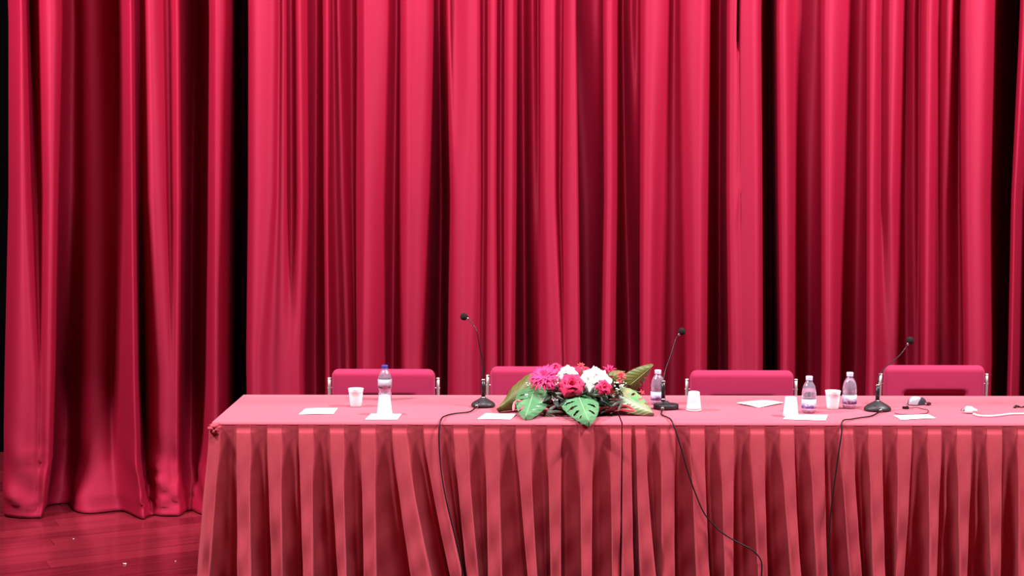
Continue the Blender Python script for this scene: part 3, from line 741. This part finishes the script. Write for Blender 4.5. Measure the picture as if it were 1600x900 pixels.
def frame(o, tip, nrm):              # columns: across, along, normal
    al = (tip - o).normalized(); n_ = (nrm - al * nrm.dot(al)).normalized(); ac = al.cross(n_)
    return Matrix((ac, al, n_)).transposed().to_4x4()
def leaf(name, base, tip, width, nrm, m, vm, slits=0, curl=.12, cup_=.12, heart=.34, parent=fa, org=fb, holes=None, wave=.0):
    L = (tip - base).length; nu, nv = 44, 52
    idx = {}; V = []
    half = width / 2
    for i in range(nv):
        v = i / (nv - 1)
        for j in range(nu):
            u = -1 + 2 * j / (nu - 1)
            hw = half * (math.sin(math.pi * min(1, v ** .52)) ** .85 if 0 < v < 1 else 0)
            hw = max(hw, half * .5 * (1 - v / .12)) if v < .12 else hw
            x = u * hw; y = L * (v - heart * abs(u) ** 1.4 * (1 - v) ** 2.2)
            z = -cup_ * half * u * u * 1.4 - curl * L * v * v + wave * half * math.sin(v * 16) * abs(u)
            z += .025 * half * math.cos(v * 52 + abs(u) * 9) * abs(u)       # side veins
            if v < .10: z += 0
            V.append((x, y, z)); idx[i, j] = len(V) - 1
    Fc = []
    for i in range(nv - 1):
        for j in range(nu - 1):
            v = (i + .5) / (nv - 1); u = -1 + 2 * (j + .5) / (nu - 1)
            skip = False
            if abs(u) < .09 and v < .03: skip = True
            for (su, v0, u0, u1, w_) in (holes or []):
                if u * su > 0:
                    a = abs(u)
                    vc = v0 + .16 * (a - u0)
                    if u0 < a < u1:
                        q = (a - u0) / (u1 - u0)
                        if abs(v - vc) < w_ * math.sin(math.pi * min(1, q * .92 + .06)): skip = True
            if not skip: Fc.append((idx[i, j], idx[i, j + 1], idx[i + 1, j + 1], idx[i + 1, j]))
    Mx = frame(base, tip, nrm); B = base - org
    vv = [Mx @ Vector(q) + B for q in V]
    o = mesh_obj(name, vv, Fc, m, parent)
    s = o.modifiers.new('thickness', 'SOLIDIFY'); s.thickness = .0010; s.offset = 0
    if vm:
        mid = [Mx @ Vector((0, L * q, -curl * L * q * q + .0006)) + B for q in np.linspace(.0, .97, 9)]
        mesh_obj('midrib', *tube(mid, [.0018, .0014, .0006], 6), vm, o)
    return o
SL = [(1, .20, .30, .86, .026), (1, .36, .26, .90, .03), (1, .53, .28, .88, .03), (1, .70, .35, .80, .02), (-1, .34, .30, .85, .032), (-1, .56, .28, .85, .036)]
SR = [(1, .20, .30, .80, .020), (1, .36, .40, .95, .030), (1, .60, .35, 1.0, .045), (-1, .30, .4, .75, .012)]
SD = [(-1, .20, .25, .85, .024), (-1, .42, .35, .95, .030), (-1, .62, .5, 1.0, .05), (1, .30, .4, .8, .016)]
yc = fb.y
TT = TZ + .012
leaf('monstera_leaf', on_y(904, 619, yc - .09), on_z(920.5, 661, TT), .165, Vector((.05, -.75, .65)), M['leaf'], M['vein'], holes=SL, curl=-.03, cup_=.22)
leaf('monstera_leaf', on_y(835, 609, yc - .02), on_z(821, 653.5, TT), .158, Vector((-.12, -.8, .6)), M['leaf'], M['vein'], holes=SR, curl=-.03, cup_=.25)
leaf('monstera_leaf', on_y(974, 618, yc - .02), on_z(1022, 647, TT), .125, Vector((.18, -.78, .60)), M['leaf2'], M['ribbon'], holes=SD, curl=-.03, cup_=.2)
leaf('monstera_leaf', on_y(829, 599, yc + .03), on_z(777, 641, TT), .125, Vector((-.25, -.85, .45)), M['olive'], M['ovein'], curl=-.10, cup_=.45, wave=.08)
leaf('monstera_leaf', on_y(984, 602, yc + .04), on_y(1022, 571, yc + .05), .095, Vector((.25, -.9, -.05)), M['olive'], M['ovein'], holes=[(1, .35, .4, .95, .03), (1, .55, .4, 1, .03)], curl=.06, cup_=.3)
leaf('round_leaf', on_y(958, 588, yc + .05), on_y(977, 579, yc + .06), .06, Vector((.1, -.8, .5)), M['olive'], M['ovein'], cup_=.3)
# small grey leaves
for (a, b_, w_, nn, mm) in [((864, 616), (880, 623), .040, (-.1, -.8, .5), 'greyleaf'), ((855, 641), (878, 640), .036, (0, -.5, .8), 'greyleaf'), ((850, 645), (864, 653), .034, (-.2, -.7, .6), 'olive'),
                            ((972, 622), (953, 636), .036, (-.1, -.8, .5), 'greyleaf'), ((968, 628), (957, 618), .036, (0, -.9, .4), 'greyleaf'), ((937, 611), (950, 621), .035, (.1, -.9, .4), 'greyleaf'),
                            ((925, 617), (934, 609), .03, (.1, -.9, .4), 'greyleaf'), ((910, 611), (902, 616), .03, (.1, -.9, .4), 'greyleaf')]:
    A_, B_ = on_y(*a, yc - .085), on_y(*b_, yc - .11)
    for k in (-1, 0, 1):
        dv = Matrix.Rotation(k * .62, 4, 'Y') @ (B_ - A_)
        leaf('small_leaf', A_ + Vector((0, -.004 * k, 0)), A_ + dv * (1.0 if k == 0 else .85), w_ * .52, Vector(nn), M[mm], None, cup_=.6, heart=.02, curl=.15)
# dish, floral foam, dark filler leaves
def dish():
    pr = [(0, .003), (.55, .003), (.75, .010), (.93, .024), (1.0, .040), (.985, .042), (.9, .030), (.7, .016), (0, .012)]
    v, f = lathe(pr, 48)
    out = []
    for x, y, z in v:
        k = max(0, abs(x) - .4)
        out.append((x * .215 + .012, y * .105, z + .020 * k * k))
    return out, f
d_ = mesh_obj('dish', *dish(), M['dish'], fa)
rim = [((1.0) * math.cos(a) * .215 + .012, math.sin(a) * .105, .0415 + .020 * max(0, abs(math.cos(a)) - .4) ** 2) for a in np.linspace(0, 2 * math.pi, 60)]
mesh_obj('dish_rim', *tube(rim, .0022, 6), mat('dish_rim', (.42, .06, .07), .3), d_)
mesh_obj('floral_foam', *rbox(.25, .11, .075, .015, 2, (-.005, .01, .05)), mat('foam_green', (.012, .03, .015), .9), fa)
fill = None
for k in range(90):
    fy = random.uniform(598, 638)
    a = on_y(random.uniform(858, 966), fy, yc + random.uniform(-.105 if fy > 616 else -.02, .03))
    dvec = Vector((random.uniform(-1, 1), random.uniform(-1, .1), random.uniform(-.6, .9))).normalized()
    if fill is None:
        fill = leaf('filler_leaf', fb.copy(), fb + Vector((0, .045, 0)), .028, Vector((0, 0, 1)), M['darkleaf'], None, cup_=.2, heart=.05); o = fill
    else:
        o = fill.copy(); C.objects.link(o)
    o.parent = fa; o.location = a - fb; o.rotation_euler = dvec.to_track_quat('Y', 'Z').to_euler()

def petal_mesh(name, L, Wd, curl, cupk, tipcurl, m, ruffle=0.0, point=0.0, nu=9, nv=10):
    V = []
    for i in range(nv):
        v = i / (nv - 1)
        for j in range(nu):
            u = -1 + 2 * j / (nu - 1)
            hw = Wd / 2 * (math.sin(math.pi * (.12 + .72 * v)) ** .8) * (1 - point * v ** 2)
            # bend from upright (z) outwards (y)
            an = curl * v + tipcurl * max(0, v - .6) ** 1.2
            x = u * hw
            y = L * v * math.sin(an) - cupk * Wd * u * u * .6
            z = L * v * math.cos(an) - (0.10 * L * u * u * v) + ruffle * L * math.sin(u * 7 + v * 3) * v * v
            V.append((x, y, z))
    me = bpy.data.meshes.new(name); me.from_pydata(V, [], grid_faces(nv, nu)); me.materials.append(m); me.shade_smooth()
    return me
PM = {}
def flower_rose(name, px, py, Y, r, axis, m, layers=((5, .50, .10), (6, .80, .42), (7, 1.0, .95)), ruffle=.04, seed=0):
    c = on_y(px, py, Y) - fb
    q = Vector(axis).normalized().to_track_quat('Z', 'Y').to_matrix().to_4x4()
    # bud: spiral core
    co = []
    for k in range(40):
        a = k * .42; rr = r * (.05 + .26 * k / 40)
        co.append((math.cos(a) * rr, math.sin(a) * rr))
    V = []
    for lv in range(4):
        for x, y in co:
            V.append((x * (1.05 - .12 * lv), y * (1.05 - .12 * lv), r * (-.45 + .32 * lv)))
    o = mesh_obj(name, V, grid_faces(4, len(co)), m, fa); o.matrix_local = Matrix.Translation(c) @ q
    sd = o.modifiers.new('thickness', 'SOLIDIFY'); sd.thickness = .0008
    R2 = random.Random(seed + 3)
    for li, (n_, sc, tilt) in enumerate(layers):
        key = (m.name, round(r, 4), li, ruffle)
        if key not in PM: PM[key] = petal_mesh('petal', r * (.95 + .12 * li), r * (.95 + .2 * li), .35 + .30 * li, .35, 1.2 + .5 * li, m, ruffle)
        for k in range(n_):
            a = 2 * math.pi * (k + .5 * (li % 2)) / n_ + R2.uniform(-.15, .15)
            pt = bpy.data.objects.new('petal', PM[key]); C.objects.link(pt); pt.parent = o
            pt.matrix_local = Matrix.Rotation(a, 4, 'Z') @ Matrix.Translation((0, r * .20 * (1 + li * .35), -r * (.52 + .10 * li))) @ Matrix.Rotation(-tilt * .75, 4, 'X') @ Matrix.Scale(R2.uniform(.93, 1.07), 4)
    # sepals below
    return o
def flower_daisy(name, px, py, Y, r, axis, m, n_=18, rows=2, cm=None, up=.5, point=.5):
    c = on_y(px, py, Y) - fb
    q = Vector(axis).normalized().to_track_quat('Z', 'Y').to_matrix().to_4x4()
    v = ball(r * .2, (0, 0, 0), 12, 8, (1, 1, .6))
    o = mesh_obj(name, *v, cm or m, fa); o.matrix_local = Matrix.Translation(c) @ q
    for li in range(rows):
        key = (m.name, round(r, 4), 'd', li, point)
        if key not in PM: PM[key] = petal_mesh('petal', r * (1 - .18 * li), r * .34, .25, .25, .5, m, 0, point, 6, 8)
        for k in range(n_):
            a = 2 * math.pi * (k + .5 * li) / n_ + random.uniform(-.1, .1)
            pt = bpy.data.objects.new('petal', PM[key]); C.objects.link(pt); pt.parent = o
            pt.matrix_local = Matrix.Rotation(a, 4, 'Z') @ Matrix.Translation((0, r * .10, -.002 + .003 * li)) @ Matrix.Rotation(-(1.35 - up * .5 * (li + 1) + random.uniform(-.15, .15)), 4, 'X')
    return o
flower_rose('rose', 894, 597, yc - .09, .046, (.05, -.80, .62), M['pink'], seed=1)
flower_rose('rose', 931, 588, yc - .05, .055, (.08, -.68, .74), M['whitep'], ruffle=.09, seed=2)
flower_rose('rose', 886.5, 579, yc + .0, .036, (-.1, -.5, .85), M['whitep'], seed=3)
flower_rose('rose', 945, 603.5, yc - .10, .030, (.30, -.85, .40), M['pink'], layers=((5, .5, .05), (6, .7, .30)), seed=4)
flower_daisy('gerbera', 850, 590, yc - .04, .067, (-.25, -.62, .75), M['hot'], 18, 3, None, .45, .45)
flower_daisy('carnation', 868, 575, yc + .03, .027, (-.1, -.4, .9), M['hot'], 10, 3, None, 1.0, .2)
flower_daisy('small_blossom', 908, 572.5, yc + .02, .020, (0, -.5, .85), M['coral'], 6, 2, None, 1.0, .2)
flower_daisy('small_blossom', 915, 577, yc + .02, .014, (.3, -.5, .85), M['coral'], 6, 2, None, 1.0, .2)
flower_daisy('lily_bloom', 952, 580, yc + .03, .034, (.15, -.35, .9), M['hot'], 7, 2, None, 1.4, .6)
flower_daisy('small_blossom', 970, 588, yc + .0, .026, (.4, -.6, .6), M['coral'], 8, 2, None, .9, .2)
flower_daisy('small_blossom', 967, 596, yc - .02, .016, (.4, -.7, .5), M['coral'], 6, 2, None, .9, .2)
flower_daisy('small_blossom', 1003, 613, yc + .04, .014, (.4, -.6, .6), M['coral'], 5, 1, None, .9, .2)
flower_daisy('small_blossom', 863, 604, yc - .07, .016, (-.3, -.8, .4), M['hot'], 6, 2, None, .9, .2)
for (cx_, cy_, dy) in [(869, 597, -.07), (872, 590, -.06), (866, 600, -.07), (975, 600, -.05), (971, 604, -.06), (964, 609, -.07), (826, 600, 0), (868, 624, -.10), (822, 619.5, -.075), (963, 600, -.05), (860, 598, -.05)]:
    k0 = on_y(cx_, cy_, yc + dy) - fb; parts = []
    for k in range(5):
        dv = Vector((random.uniform(-.009, .009), random.uniform(-.006, .006), random.uniform(-.009, .009)))
        parts.append(ball(random.uniform(.0025, .0042), tuple(k0 + dv), 8, 6))
    mesh_obj('tiny_white_blossom', *join(*parts), M['tinyw'], fa)
# stems from the foam to the flowers and large leaves
for (px, py, dy) in [(894, 597, -.085), (931, 588, -.045), (886, 579, .0), (945, 604, -.095), (851, 590, -.04), (868, 575, .03), (908, 573, .02), (952, 580, .03), (970, 588, 0), (834, 611, -.03), (904, 620, -.07), (974, 618, -.03), (828, 606, .02), (984, 602, .04), (1003, 613, .04), (958, 588, .05)]:
    e = on_y(px, py, yc + dy) - fb; s = Vector((max(-.11, min(.10, e.x * .7)), .01, .07)); mid_ = s.lerp(e, .55) + Vector((0, .01, .008 if e.z > .09 else .02))
    mesh_obj('stem', *tube([s, mid_, e + Vector((0, .004, -.003))], .0022, 6, 5), M['stem'], fa)
def strip(points, w_, nrm):
    P = catmull([tuple(q) for q in points], 6); V = []
    for q in P:
        V.append(Vector(q) - Vector(nrm) * w_ / 2); V.append(Vector(q) + Vector(nrm) * w_ / 2)
    return V, grid_faces(len(P), 2)
for pts_, w_ in ([[(814, 628), (806, 626), (803, 632), (803, 641)], .016], [[(960, 642), (972, 640), (984, 641.5), (992, 642)], .018], [[(968, 632), (980, 634), (990, 640)], .012]):
    o = mesh_obj('ribbon', *strip([on_y(x, y, yc - .08) - fb for x, y in pts_], w_, (.75, -.3, .55)), M['ribbon'], fa)
    s = o.modifiers.new('thickness', 'SOLIDIFY'); s.thickness = .0008

# ------------------------------------------------------------------ litter on the floor
for (px, py, s, lb) in [(195, 881.5, .008, 'largest white paper scrap on the red floor left of the table'), (115, 842, .0035, 'tiny pale paper scrap on the red floor below the purple-shaded curtain fold'), (274, 877, .003, 'tiny pale paper scrap on the red floor close to the pleated skirt')]:
    q = on_z(px, py, .0015); V, Fc = [], []
    for k in range(7):
        a = k / 7 * 2 * math.pi; r = s * (.7 + .4 * math.sin(k * 2.7)); V.append((math.cos(a) * r * 1.3, math.sin(a) * r, s * (.15 + .35 * (k % 2))))
    V.append((0, 0, s * .5)); Fc = [(k, (k + 1) % 7, 7) for k in range(7)]
    o = mesh_obj('paper_scrap', V, Fc, M['paper'], loc=q, smooth=False)
    sd = o.modifiers.new('thickness', 'SOLIDIFY'); sd.thickness = .0015
    tag(o, lb, 'litter', 'paper scraps on the floor')
